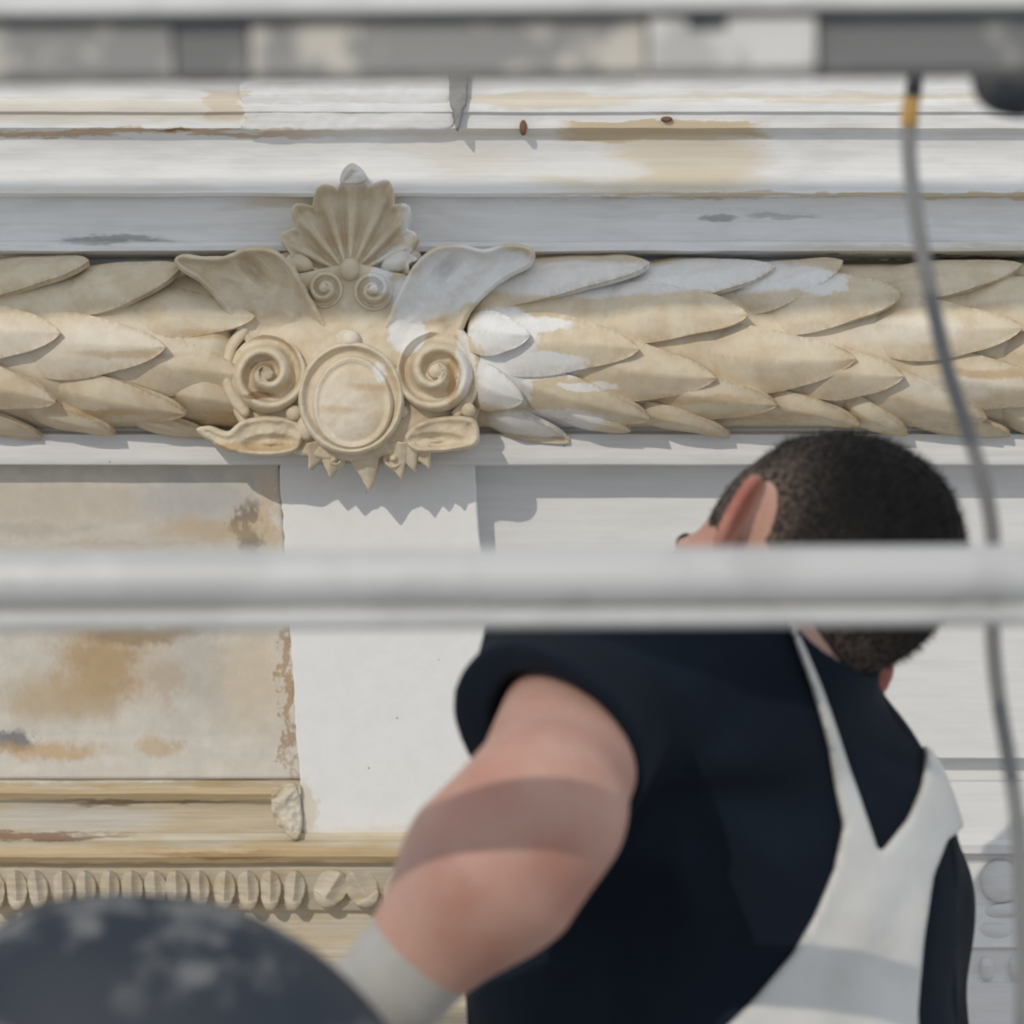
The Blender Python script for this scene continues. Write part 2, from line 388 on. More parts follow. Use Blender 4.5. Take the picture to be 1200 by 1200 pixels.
for u in (1040, 1112, 1172, 1244, 1316):
    place(m_egg, 'carved_egg', u, 1032, -46, M_lowr, wall_right)
    place(m_ton, 'carved_tongue', u+6, 1066, -42, M_lowr, wall_right, rot=-.12)
    place(m_ton, 'carved_tongue', u-4, 1092, -38, M_lowr, wall_right, rot=.05, sz=1.3)
for u in range(1020, 1400, 34): place(m_ton, 'carved_tongue', u, 1135, -34, M_lowr, wall_right, rot=1.5, sx=.6, sz=.9)

# marbled panel on the left: flat field, splayed right edge and sill
us = np.concatenate([np.linspace(-500, 270, 60), np.linspace(276, 326, 14)]); vs_ = np.concatenate([np.linspace(540, 860, 60), np.linspace(864, 914, 14)])
U, V = np.meshgrid(us, vs_, indexing='ij')
Us = U + np.clip((V-555)/355, -.1, 1.1)*26*np.clip((U+100)/426, 0, 1)
w = -5 + np.maximum(np.clip((U-298)/26, 0, 1)*9, np.clip((V-864)/48, 0, 1)*8) + 1.6*fbm(U/50, V/50, 4)
A = np.stack([(Us-600)*SW*1.01, -w*SW, (600-V)*SW*1.008], -1)
Vt, Q = grid_mesh('wall_left', A); me = mesh_of('wall_left', Vt, Q); me.set_sharp_from_angle(angle=.3)
wl = obj('wall_left', me, M_faux); tag(wl, kind='structure')
so = wl.modifiers.new('thick', 'SOLIDIFY'); so.thickness = .02; so.offset = -1 if me.polygons[0].normal.y < 0 else 1

# pilaster
def pil(name, pts_l, pts_r, w, wb, mat):
    n = 60; rows = []
    vv = np.linspace(pts_l[0][1], pts_l[1][1], n)
    for v in vv:
        t = (v-pts_l[0][1])/(pts_l[1][1]-pts_l[0][1]); l = pts_l[0][0]+t*(pts_l[1][0]-pts_l[0][0]); r = pts_r[0][0]+t*(pts_r[1][0]-pts_r[0][0])
        l += 1.6*fbm(np.array([v/14]), np.array([.5]), 8)[0]*2; r += 1.2*fbm(np.array([v/14]), np.array([7.5]), 8)[0]*2
        row = [(l+1, v, wb), (l, v, w-2), (l+2, v, w)] + [(l+2+(r-l-4)*q/10, v, w) for q in range(1, 10)] + [(r-2, v, w), (r, v, w-2), (r, v, wb)]
        rows.append([tuple(Pw(*p)) for p in row])
    A = np.array(rows); Vt, Q = grid_mesh(name, A); m = mesh_of(name, Vt, Q[:, ::-1] if True else Q); m.set_sharp_from_angle(angle=.6)
    o = obj(name, m, mat); o['kind'] = 'structure'; return o
pilaster = pil('wall_pilaster', ((325, 512), (357, 1004)), ((554, 512), (585, 1004)), 8, -66, M_pil)

# gilded sill mouldings, lower left
trim_3 = sweep('trim_3', [(908, -30), (912, -4), (918, 2), (922, 14), (930, 18), (938, 12), (941, 4), (946, 2), (980, 0), (984, 2), (987, 12)], -500, 350, M_low, seed=41, wob=1.0)
trim_4 = sweep('trim_4', [(972, -20), (976, 10), (984, 12), (988, 26), (994, 34), (1004, 36), (1011, 30), (1014, 18), (1020, 18), (1045, 8), (1066, -2), (1069, -12), (1120, -12), (1123, 4), (1160, 4), (2300, 4)], -500, 600, M_low, seed=47, wob=1.0)
crumb = crom([(322, 925), (345, 918), (352, 940), (354, 968), (348, 984), (335, 976), (322, 962), (318, 942)], 5)
relief('crumbled_plaster', lambda U, V: 20+8*fbm(U/10, V/10, 3), lambda U, V: poly_sdf(U, V, crumb), (312, 914, 360, 990), -10, 30, M_low, trim_3, res=1.8, rough=1.2)
m_wl = relief('carved_leaf', lambda U, V: 10+8*np.cos(U/9.5)-6*np.abs(np.sin(U/4.5))*(V < 14)-.16*V, lambda U, V: (np.hypot(U/12.5, np.where(V > 0, V/26, V/24))-1)*11, (-13, -26, 13, 28), -8, 24, None, None, res=1.4, local=True)
for i, u in enumerate(np.arange(-250, 370, 27.0)):
    place(m_wl, 'carved_leaf', u+random.uniform(-2, 2), 1042, 8, M_low, trim_4, rot=random.uniform(-.12, .12), sx=random.uniform(.9, 1.05))
for u, r in ((388, .55), (424, -.55), (470, .5), (506, -.5)): place(m_wl, 'carved_leaf', u, 1040, 8, M_low, trim_4, rot=r, sx=1.5)

# ------------------------------------------------------------------ laurel garland
GV, GR, GW0, GD = 402.0, 101.0, 22.0, 98.0
def gsurf(u, v, h):
    sn = np.clip((np.asarray(v, float)-GV)/GR, -.985, .985); cs = np.sqrt(1-sn*sn)
    nv, nw = sn*GD, cs*GR; L = np.hypot(nv, nw); nv, nw = nv/L, nw/L
    w_ = GW0+GD*cs + h*nw; v_ = np.asarray(v, float)*1.0 + h*nv*.55
    s = sc(-.075)
    return np.stack([(np.asarray(u, float)-600)*s, -w_*SW, (600-v_)*s], -1)
def core(name, u0, u1, parent):
    uu = np.linspace(u0, u1, int((u1-u0)/10)); ph = np.linspace(-math.pi/2, math.pi/2, 40)
    U, PH = np.meshgrid(uu, ph, indexing='ij'); s = sc(-.075)
    dive = np.clip((np.abs(U-412)-100)/62, 0, 1); dive = dive*dive*(3-2*dive)
    w_ = GW0 + (GD*np.cos(PH)-3)*(.35+.65*dive); v_ = GV+(GR-3)*np.sin(PH)
    A = np.stack([(U-600)*s, -w_*SW, (600-v_)*s], -1); Vt, Q = grid_mesh(name, A)
    return obj(name, mesh_of(name, Vt, Q), M_leaf, parent)
def leaf(tip, base, hw, parent, lift=13., seed=0):
    if tip[0] > 268 and tip[0] < 310: lift = -4.
    nt, nq = 26, 17
    t = np.linspace(0, 1, nt)[:, None]; q = np.linspace(-1, 1, nq)[None, :]
    r = np.random.default_rng(seed)
    wdt = hw*(np.clip(1-t**2.9, 0, 1)**.72)*(.86+.14*np.sin(np.pi*np.clip(t*1.5, 0, 1))); wdt = np.maximum(wdt, .3)
    bx, by = base; tx, ty = tip; dx, dy = tx-bx, ty-by; L = math.hypot(dx, dy)
    bend = r.uniform(-.04, .04)*L
    nx, ny = -dy/L, dx/L
    u = bx+dx*t+nx*(q*wdt+bend*np.sin(np.pi*t)); v = by+dy*t+ny*(q*wdt+bend*np.sin(np.pi*t))
    h = 1+lift*1.35*t**.9 + 8.5*(1-np.abs(q))*np.sin(np.pi*np.clip(t*.85+.1, 0, 1)) - 3*q**2*(1-t) + 3.5*t**8 + 1.6*(np.abs(q)**6)*t
    h = h - 14*np.clip(1-t/.4, 0, 1)**1.5 + 1.6*fbm(u/22, v/14, seed % 17)
    top = gsurf(u, v, h)
    bot = gsurf(u, v, h-13)
    n = nt*nq
    V = np.concatenate([top.reshape(-1, 3), bot.reshape(-1, 3)])
    i = np.arange(n).reshape(nt, nq)
    F1 = np.stack([i[:-1, :-1], i[:-1, 1:], i[1:, 1:], i[1:, :-1]], -1).reshape(-1, 4)
    F = [F1, F1[:, ::-1]+n]
    for e in (i[0], i[-1][::-1], i[:, 0][::-1], i[:, -1]):
        F.append(np.stack([e[:-1], e[:-1]+n, e[1:]+n, e[1:]], -1))
    F = outward(V-V.mean(0), np.concatenate(F))
    m = mesh_of('leaf', V, F); m.set_sharp_from_angle(angle=math.radians(50))
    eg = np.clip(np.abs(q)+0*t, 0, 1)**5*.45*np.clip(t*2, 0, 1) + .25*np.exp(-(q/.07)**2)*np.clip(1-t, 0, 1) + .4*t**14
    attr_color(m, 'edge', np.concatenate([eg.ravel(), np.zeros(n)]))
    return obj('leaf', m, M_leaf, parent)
gr = empty('laurel_garland', Pw(900, 402, 0)); core('garland_core', 546, 1500, gr)
tag(gr, 'carved laurel garland of overlapping beige leaves running behind the hanging cable', 'garland', 'carved laurel garlands')
# tip, base, half width
RL = [((668, 506), (560, 480), 16), ((740, 494), (640, 470), 14), ((858, 499), (735, 482), 13), ((1010, 489), (880, 470), 17), ((1068, 497), (985, 470), 15), ((1190, 499), (1060, 486), 13), ((1290, 497), (1170, 480), 15),
      ((621, 396), (548, 388), 27), ((613, 463), (548, 445), 26),
      ((762, 482), (600, 450), 26), ((838, 440), (660, 418), 38), ((748, 410), (570, 408), 38),
      ((762, 318), (560, 336), 30), ((875, 374), (690, 372), 38), ((910, 321), (730, 326), 27), ((990, 314), (850, 345), 30), ((1055, 352), (890, 362), 38),
      ((910, 467), (750, 448), 28), ((1000, 420), (815, 414), 40), ((1056, 438), (920, 425), 34),
      ((1158, 482), (1000, 448), 30), ((1250, 455), (1050, 436), 34), ((1193, 388), (1010, 380), 38), ((1200, 318), (1030, 330), 24), ((1270, 350), (1120, 360), 36),
      ((1330, 420), (1160, 412), 38), ((1340, 322), (1180, 330), 24), ((1400, 380), (1250, 375), 38), ((1400, 470), (1240, 455), 30), ((1440, 440), (1300, 430), 36)]
for k, (t, b, hw) in enumerate(RL): leaf(t, b, hw, gr, lift=11+4*((k*7) % 5)/5, seed=100+k)
gl = empty('laurel_garland', Pw(100, 402, 0)); core('garland_core', -400, 312, gl)
tag(gl, 'carved laurel garland of beige leaves above the brown marbled panel', 'garland', 'carved laurel garlands')
LL = [((42, 503), (-70, 478), 14), ((131, 497), (20, 478), 14), ((240, 500), (140, 485), 12), ((-60, 497), (-160, 480), 14),
      ((300, 372), (140, 362), 34), ((285, 440), (130, 416), 40), ((300, 478), (190, 462), 22), ((218, 477), (55, 455), 27), ((212, 322), (70, 345), 30), ((102, 314), (-60, 330), 28),
      ((198, 408), (20, 405), 40), ((67, 464), (-90, 446), 30), ((76, 393), (-100, 385), 40), ((-30, 345), (-200, 350), 38), ((-70, 430), (-240, 420), 40), ((-40, 318), (-200, 326), 24), ((-90, 470), (-230, 455), 28)]
for k, (t, b, hw) in enumerate(LL): leaf(t, b, hw, gl, lift=11+4*((k*3) % 5)/5, seed=300+k)

# ------------------------------------------------------------------ cartouche
ct = empty('cartouche', Pw(412, 470, 0))   # stands a little proud of the garland
tag(ct, 'carved plaster cartouche with scallop shell, two scrolls and an oval boss', 'ornament')
bd = crom([(276, 388), (312, 334), (365, 318), (412, 310), (455, 318), (492, 330), (532, 385), (562, 455), (556, 500), (545, 524), (480, 530), (412, 540), (345, 532), (290, 508), (266, 455)], 6)
relief('backing', lambda U, V: 112 - .0028*(U-412)**2*.5 + 6*np.sin((V-380)/40), lambda U, V: poly_sdf(U, V, bd), (262, 305, 566, 544), 20, 122, M_cart, ct, res=2.0, k=8)
# shell
LOB = [(-79, 76), (-60, 92), (-38, 104), (-17, 110), (2, 127), (23, 120), (42, 108), (61, 93), (78, 82)]
HX, HY = 409.0, 324.0
def shell_fields(U, V):
    a = np.degrees(np.arctan2(U-HX, HY-V)); r = np.hypot(U-HX, V-HY)
    an = np.array([l[0] for l in LOB], float); R = np.array([l[1] for l in LOB], float)
    ph = np.interp(a, an, np.arange(len(an)), left=-.5, right=len(an)-.5)
    Rr = np.interp(a, an, R); c = np.abs(ph-np.round(ph))*2      # 0 at the middle of a lobe, 1 between lobes
    Rr = Rr*(1-.13*c**1.6)
    return a, r, c, Rr
def sh_H(U, V):
    a, r, c, Rr = shell_fields(U, V); q = np.clip(r/Rr, 0, 1.1)
    return 96 - 26*np.sin(np.clip(q, 0, 1)*math.pi*.62) + 34*q**2.2 + (8*np.cos(c*math.pi) - 3*np.exp(-(c/.22)**2))*np.clip(q*1.8, 0, 1) + 7*np.exp(-((q-.97)/.06)**2)
def sh_d(U, V):
    a, r, c, Rr = shell_fields(U, V)
    d = (r-Rr)*.8
    return np.maximum(d, (np.abs(a)-88)*np.minimum(r, 60)/57)
relief('shell', sh_H, sh_d, (322, 190, 496, 332), 42, 125, M_cart, ct, res=1.25, k=2.5, rough=.3)
cap = crom([(398, 214), (402, 199), (413, 192), (424, 198), (431, 209), (424, 215), (410, 216)], 5)
relief('shell_tip', lambda U, V: 112+6*np.sin(U/6), lambda U, V: poly_sdf(U, V, cap), (394, 188, 434, 220), 60, 122, M_cart, ct, res=1.3, rough=.8)
# side petals by the shell
for cx, cy, rx, ry, rot in ((346, 308, 22, 12, .25), (470, 306, 24, 13, -.35)):
    cr, sr = math.cos(rot), math.sin(rot)
    f = lambda U, V, cx=cx, cy=cy, rx=rx, ry=ry, cr=cr, sr=sr: np.hypot(((U-cx)*cr+(V-cy)*sr)/rx, (-(U-cx)*sr+(V-cy)*cr)/ry)
    relief('side_petal', lambda U, V, f=f: 84+16*np.sqrt(np.clip(1.05-f(U, V)**2, 0, 2)), lambda U, V, f=f, ry=ry: (f(U, V)-1)*ry, (cx-28, cy-26, cx+28, cy+26), 45, 108, M_cart, ct, res=1.4, rough=.5)
# scrolls
def volute(cx, cy, R, pitch, dirn, w0, lift, name='scroll', eye=.22, ph0=0.):
    def H(U, V):
        r = np.hypot(U-cx, V-cy); th = np.arctan2(V-cy, U-cx)
        ph = r/pitch + dirn*th/(2*math.pi) + ph0
        bead = np.cos(2*math.pi*ph)
        h = w0 + lift*(1-(r/R)**1.3) + np.where(r > eye*R*.8, pitch*.42*np.sign(bead)*np.abs(bead)**.6, pitch*.1)
        return h + 6*np.sqrt(np.clip(1-(r/(eye*R))**2, 0, 1))
    return relief(name, H, lambda U, V: np.hypot(U-cx, V-cy)-R, (cx-R-2, cy-R-2, cx+R+2, cy+R+2), 60, w0+lift+18, M_cart, ct, res=1.25, k=5, rough=.4)
volute(313, 438, 46, 24, 1, 116, 16, ph0=.15); volute(511, 436, 47, 25, -1, 116, 16, ph0=.62)
volute(380, 338, 23, 12, -1, 108, 12, 'small_scroll', .3, .3); volute(437, 340, 24, 12, 1, 108, 12, 'small_scroll', .3, .8)
# swept wings rolling out of the scrolls
def wing(pts, hol, name, side):
    pl = crom(pts, 6)
    hx, hy, hrx, hry, rot = hol; cr, sr = math.cos(rot), math.sin(rot)
    def H(U, V):
        d = poly_sdf(U, V, pl)
        f = np.hypot(((U-hx)*cr+(V-hy)*sr)/hrx, (-(U-hx)*sr+(V-hy)*cr)/hry)
        return 112 - 9*np.clip((V-365)/40, 0, 1) + 9*np.clip((405-V)/50, 0, 1)*np.exp(-((d+4.5)/4)**2) + 10*np.clip((400-V)/100, 0, 1)**2 - 5*np.exp(-((d+20)/12)**2) - 17*np.clip(1.25-f, 0, 1)
    return relief(name, H, lambda U, V: poly_sdf(U, V, pl), (min(p[0] for p in pts)-3, min(p[1] for p in pts)-3, max(p[0] for p in pts)+3, max(p[1] for p in pts)+3), 74, 136, M_cart, ct, res=1.4, k=4, rough=.45)
wing([(204, 306), (214, 298), (236, 300), (262, 300), (292, 290), (322, 293), (344, 312), (360, 340), (376, 368), (390, 394), (372, 410), (345, 404), (320, 400), (302, 418), (290, 405), (272, 378), (254, 352), (232, 330), (212, 318)], (298, 316, 28, 10, .75), 'wing', -1)
wing([(627, 296), (614, 287), (590, 286), (566, 292), (538, 286), (510, 290), (486, 310), (470, 336), (458, 362), (447, 390), (458, 410), (486, 402), (510, 398), (526, 412), (538, 396), (552, 366), (572, 344), (596, 326), (622, 312)], (522, 316, 22, 9, -.8), 'wing', 1)
# outer strips hugging the scrolls
def strip(pts, wdt, w0, name):
    c = crom(pts, 8, closed=False)
    def d2(U, V):
        d = np.full(U.shape, 1e9)
        for a, b in zip(c[:-1], c[1:]):
            e = b-a; t = np.clip(((U-a[0])*e[0]+(V-a[1])*e[1])/max(e@e, 1e-9), 0, 1)
            d = np.minimum(d, np.hypot(U-a[0]-t*e[0], V-a[1]-t*e[1]))
        return d
    x0, y0 = c.min(0)-wdt-2; x1, y1 = c.max(0)+wdt+2
    relief(name, lambda U, V: w0+wdt*np.sqrt(np.clip(1-(d2(U, V)/wdt)**2, 0, 1)), lambda U, V: d2(U, V)-wdt, (x0, y0, x1, y1), w0-50, w0+wdt, M_cart, ct, res=1.4, k=3)
strip([(286, 388), (272, 408), (266, 436), (272, 462), (288, 482)], 7, 104, 'outer_band')
strip([(538, 392), (553, 410), (559, 436), (553, 462), (536, 484)], 7, 104, 'outer_band')
# oval boss, its frame and the beads
fr_d = lambda U, V: (np.hypot((U-412)/62, (V-467)/(66))-1)*62
bf = relief('boss_frame', lambda U, V: 124+7*np.exp(-((fr_d(U, V)+4)/4)**2)+.0*U - 4*np.exp(-((fr_d(U, V)+12)/5)**2), fr_d, (348, 399, 476, 535), 70, 134, M_cart, ct, res=1.4, k=4)
ov = lambda U, V: np.hypot((U-413)/47, (V-475)/(55-.06*(V-475)))

relief('oval_boss', lambda U, V: 124+12*np.sqrt(np.clip(1-(ov(U, V)/.9)**2, 0, 1))+8*np.exp(-((ov(U, V)-.93)/.07)**2), lambda U, V: (ov(U, V)-1)*47, (362, 416, 464, 534), 100, 142, M_cart, bf, res=1.25, k=3, rough=.25)
def bead(cx, cy, r, w0, name='bead', ar=1.):
    relief(name, lambda U, V: w0+r*np.sqrt(np.clip(1.02-((U-cx)**2+((V-cy)/ar)**2)/r**2, 0, 1.1)), lambda U, V: np.hypot(U-cx, (V-cy)/ar)-r, (cx-r, cy-r*ar, cx+r, cy+r*ar), w0-40, w0+r, M_cart, ct, res=1.2, k=2)
bead(411, 398, 11.5, 120); bead(410, 316, 12, 106, 'bud', 1.15); bead(345, 484, 10, 112); bead(548, 480, 9, 108); bead(360, 500, 12, 110, 'bead', 1.4); bead(470, 482, 9, 112)
# lower scrolled leaves
def low_leaf(pts, hol, name):
    pl = crom(pts, 6); hx, hy, hrx, hry = hol
    def H(U, V):
        d = poly_sdf(U, V, pl); f = np.hypot((U-hx)/hrx, (V-hy)/hry)
        return 112+5*np.exp(-((d+4)/4)**2) - 16*np.clip(1.3-f, 0, 1) + 12*np.exp(-((f-0.0)/.45)**2) + 3*np.sin(U/7)
    relief(name, H, lambda U, V: poly_sdf(U, V, pl), (min(p[0] for p in pts)-3, min(p[1] for p in pts)-3, max(p[0] for p in pts)+3, max(p[1] for p in pts)+3), 30, 128, M_cart, ct, res=1.4, k=4, rough=.7)
low_leaf([(231, 503), (246, 499), (268, 506), (284, 494), (310, 488), (345, 492), (356, 508), (350, 526), (328, 534), (290, 534), (262, 526), (242, 514)], (318, 520, 26, 9), 'scrolled_leaf')
low_leaf([(474, 512), (490, 496), (520, 488), (552, 490), (562, 504), (556, 524), (520, 529), (486, 530)], (512, 517, 27, 8), 'scrolled_leaf')
# pendant crown of pointed leaves under the boss
for k, (tx, ty, bx, hw) in enumerate([(364, 550, 372, 12), (387, 560, 391, 17), (432, 575, 428, 23), (470, 563, 464, 16), (485, 553, 480, 12), (502, 549, 494, 12)]):
    tri = crom([(bx-hw, 522), (bx, 518), (bx+hw, 522), (bx+hw*.8, 536), (tx+2, ty-3), (tx, ty), (tx-2, ty-3), (bx-hw*.85, 536)], 5)
    relief('pendant_leaf', lambda U, V, bx=bx, tx=tx: 108-.55*(V-520)+6*(1-np.abs(U-tx)/14)+.0*U, lambda U, V, tri=tri: poly_sdf(U, V, tri), (min(bx-hw, tx-3)-2, 514, max(bx+hw, tx+3)+2, ty+2), 40 if k == 2 else 30, 116, M_cart, ct, res=1.3, k=2)
volute(392, 538, 13, 8, 1, 96, 6, 'small_scroll', .3); volute(462, 537, 14, 8, -1, 96, 6, 'small_scroll', .3)

# ------------------------------------------------------------------ scaffold
M_galv = plain('galvanised_tube', srgb(198, 198, 197), .5, .1, var=.06, scale=14, bump=.05)
M_beam = plain('grimy_steel', srgb(142, 141, 139), .7, .1, var=.1, scale=28, alt=srgb(196, 190, 180), lo=.48, hi=.62)
M_beam2 = plain('dark_grimy_steel', srgb(116, 116, 116), .7, .1, var=.1, scale=34, alt=srgb(160, 158, 154), lo=.55, hi=.7)
M_flange = plain('pale_steel', srgb(214, 213, 211), .6, .0, var=.05, scale=20)
M_plate = plain('whitewashed_plate', srgb(206, 204, 200), .7, 0, var=.06, scale=36, alt=srgb(178, 176, 172))
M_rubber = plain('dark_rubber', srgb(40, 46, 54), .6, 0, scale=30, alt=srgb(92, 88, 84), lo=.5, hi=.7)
M_wood = plain('scaffold_board_wood', srgb(150, 134, 110), .85, 0, scale=6, bump=.2, alt=srgb(120, 104, 84))
M_steel2 = plain('scaffold_standard_steel', srgb(150, 150, 150), .5, .5, scale=10)

YR = -1.2
rail = obj('guard_rail', tube_mesh('guard_rail', [P(-4000, 703, YR), P(600, 676, YR), P(3200, 661, YR)], .0160, 28), M_galv)
tag(rail, 'thick pale galvanised scaffold guard rail crossing in front of the worker', 'tube')
rail2 = obj('tie_rod', tube_mesh('tie_rod', [P(-4000, 751, YR-.002), P(600, 724, YR-.002), P(3200, 709, YR-.002)], .0060, 20), M_galv)
tag(rail2, 'thin pale rod running along the underside of the scaffold guard rail', 'rod')

YB = -1.35; sB = sc(YB)
bm_ = empty('scaffold_beam', P(600, 83, YB)); bm_.rotation_euler = (0, -.0085, 0)
tag(bm_, 'grimy grey steel scaffold beam with a pale whitewashed plate across the top', 'scaffold beam')
def bpart(name, u0, u1, v0, v1, y0, y1, mat, bev=.0015):
    x0, x1, z0, z1 = (u0-600)*sB, (u1-600)*sB, (88-v1)*sB, (88-v0)*sB
    return obj(name, box_mesh(name, x0, x1, y0, y1, z0, z1, bev), mat, bm_, loc=(0, 0, 0))
bpart('top_flange', -3500, 2600, -60, 22, -.018, .04, M_flange, .003)
bpart('recess', -3500, 2600, 18, 34, .012, .04, M_beam2)
for u0, u1, mt, dy in ((-3500, 203, M_beam, 0), (206, 291, M_beam2, .003), (294, 757, M_beam, 0), (760, 955, M_plate, -.006), (958, 2600, M_beam2, .002)):
    bpart('web_panel', u0, u1, 31, 90, dy-.004, .04, mt)
o = bpart('pin_hole_dark', 805, 850, 26, 44, -.014, -.004, M_rubber, .003)  # raised dark box; its colour stands for the darkness in a pin hole
# toe board on the next lift above, whose shade lies along the garland
zt = .190+1.35*SUN_V; board_h = .125
tb = obj('toe_board', box_mesh('toe_board', -2.4, 1.4, YB-.012, YB+.012, zt-board_h/2+.0, zt+board_h/2, .002), M_wood)
tag(tb, 'long wooden toe board standing on edge along the scaffold lift above', 'board')
# standards
for x, y, lab in ((-2.2, -1.28, 'upright scaffold standard at the outer side, where the rails begin'), (1.25, -1.28, 'upright scaffold standard at the outer side, where the rails end'), (-2.2, -.2, 'upright scaffold standard close to the wall, beyond the marbled panel'), (1.25, -.2, 'upright scaffold standard close to the wall, beyond the worker')):
    tag(obj('scaffold_standard', tube_mesh('scaffold_standard', [(x, y, -1.95), (x, y, 1.3)], .024, 20), M_steel2), lab, 'tube', 'scaffold standards')
ZD = -1.42
for x in (-2.14, 1.19):
    tag(obj('scaffold_transom', tube_mesh('scaffold_transom', [(x, -1.4, ZD-.06), (x, -.1, ZD-.06)], .024, 16), M_steel2), 'short scaffold tube carrying the ends of the floor boards', 'tube', 'scaffold transoms')
for k in range(5):
    y0 = -1.24+k*.225
    tag(obj('scaffold_board', box_mesh('scaffold_board', -2.35, 1.4, y0, y0+.215, ZD-.036, ZD, .003), M_wood), ['wooden scaffold floor board at the outer edge of the platform', 'wooden scaffold floor board second from the outer edge', 'wooden scaffold floor board in the middle of the platform', 'wooden scaffold floor board second from the wall', 'wooden scaffold floor board nearest the wall'][k], 'board', 'scaffold floor boards')
# dark fitting hanging at the top right
ft = empty('scaffold_fitting', P(1192, 70, -1.18)); tag(ft, 'dark rounded rubber fitting hanging under the scaffold beam beside the cable', 'fitting')
def ell_mesh(name, rx, ry, rz, seg=28, ring=18, e=1.0, bot=-1.0):
    th = np.linspace(-math.pi/2 if bot <= -1 else math.asin(bot), math.pi/2, ring); ph = np.linspace(0, 2*math.pi, seg, endpoint=False)
    V = []; 
    for t in th:
        for p in ph: V.append((rx*math.cos(t)**e*math.cos(p), ry*math.cos(t)**e*math.sin(p), rz*math.sin(t)))
    F = [(i*seg+k, i*seg+(k+1) % seg, (i+1)*seg+(k+1) % seg, (i+1)*seg+k) for i in range(ring-1) for k in range(seg)]
    return mesh_of(name, V, F)
m = ell_mesh('cap', .025, .02, .030, e=.7); ob = obj('cap', m, M_rubber, ft, loc=(0, 0, -.002)); ob.rotation_euler = (0, .25, 0)
obj('neck', tube_mesh('neck', [(0, 0, .0), (.004, 0, .07), (.006, 0, .12)], [.019, .017, .017], 18), M_rubber, ft, loc=(0, 0, 0))
obj('collar', tube_mesh('collar', [(.002, 0, .026), (.003, 0, .038)], .023, 18), M_beam2, ft, loc=(0, 0, 0))
# hanging cable
YC = -1.02
cp = [(1085, -1000), (1082, -300), (1079, 0), (1073, 85), (1066, 150), (1067, 200), (1078, 280), (1092, 350), (1110, 430), (1136, 510), (1156, 580), (1164, 640), (1163, 700), (1164, 760), (1172, 830), (1184, 900), (1193, 970), (1197, 1060), (1199, 1150), (1196, 1300), (1190, 1700), (1180, 2400), (1178, 3150)]
cc = crom(cp, 6, closed=False)
cb = empty('hanging_cable', P(1079, 0, YC)); tag(cb, 'grey electric cable with a yellow tape band hanging in front of the wall', 'cable')
M_cable = plain('grey_cable', srgb(128, 128, 128), .55, 0, scale=8, var=.12)
obj('cord', tube_mesh('cord', [P(a, b, YC) for a, b in cc], 9.2*sc(YC), 14), M_cable, cb)
obj('tape_band', tube_mesh('tape_band', [P(1068.5, 115, YC), P(1066, 132, YC), P(1066, 149, YC)], 10.5*sc(YC), 16), plain('yellow_tape', srgb(205, 160, 84), .5), cb)
obj('connector', tube_mesh('connector', [P(1077.5, 20, YC), P(1075, 70, YC), P(1070, 113, YC)], 9.6*sc(YC), 16), plain('dark_sleeve', srgb(62, 64, 68), .5), cb)

# dark speckled sack on a trestle, lower left
g = N('speckled_navy'); co = g.n('ShaderNodeTexCoord').outputs['Object']
n1 = g.noise(co, 26, 3, .5); n2 = g.noise(co, 9, 2)
c = g.mix(g.mth('MULTIPLY', g.ramp(n1.outputs[0], .5, .64), g.ramp(n2.outputs[0], .36, .5)), srgb(33, 42, 54), srgb(104, 106, 108))
g.l(c, g.bsdf.inputs['Base Color']); g.bsdf.inputs['Roughness'].default_value = .65; M_sack = g.m
sk = empty('work_sack', P(165, 1500, -1.13)); tag(sk, 'full dark navy sack flecked with pale paint below the gilded moulding', 'bag')
ss = sc(-1.13)
def sack(th, ph):
    ce = math.cos(th); z = math.sin(th)
    r = ce**(.82 if z > 0 else .5)
    return (340*ss*r*math.cos(ph)*(1+.02*math.sin(3*ph+z*4)), .10*r*math.sin(ph), 0)
seg, ring = 72, 50; Vt = []
for i in range(ring):
    th = -math.pi/2+math.pi*i/(ring-1)
    for k in range(seg):
        ph = 2*math.pi*k/seg; x, y, _ = sack(th, ph)
        z = (452*ss-.11*0)*math.sin(th)*(1 if th > 0 else .30) + .004*math.sin(5*ph)*math.cos(th)
        Vt.append((x+.01*math.sin(th*3), y, z))
Fc = [(i*seg+k, i*seg+(k+1) % seg, (i+1)*seg+(k+1) % seg, (i+1)*seg+k) for i in range(ring-1) for k in range(seg)]
obj('sack_body', mesh_of('sack_body', Vt, Fc), M_sack, sk, loc=(0, 0, 0))
zt_top = P(165, 1500, -1.13).z - 452*ss*.30
tr = empty('trestle', (P(165, 1500, -1.13).x, -1.13, ZD)); tag(tr, 'wooden trestle bench carrying the dark sack', 'bench')
hT = zt_top-ZD
obj('bench_top', box_mesh('bench_top', -.3, .3, -.11, .12, hT-.03, hT, .003), M_wood, tr, loc=(0, 0, 0))
for sx in (-1, 1):
    for sy in (-1, 1): obj('leg', box_mesh('leg', sx*.26-.02, sx*.26+.02, sy*.085-.015, sy*.085+.015, 0, hT-.03, .002), M_wood, tr, loc=(0, 0, 0))

# ------------------------------------------------------------------ the worker
def A3(v): return np.array(v, float)
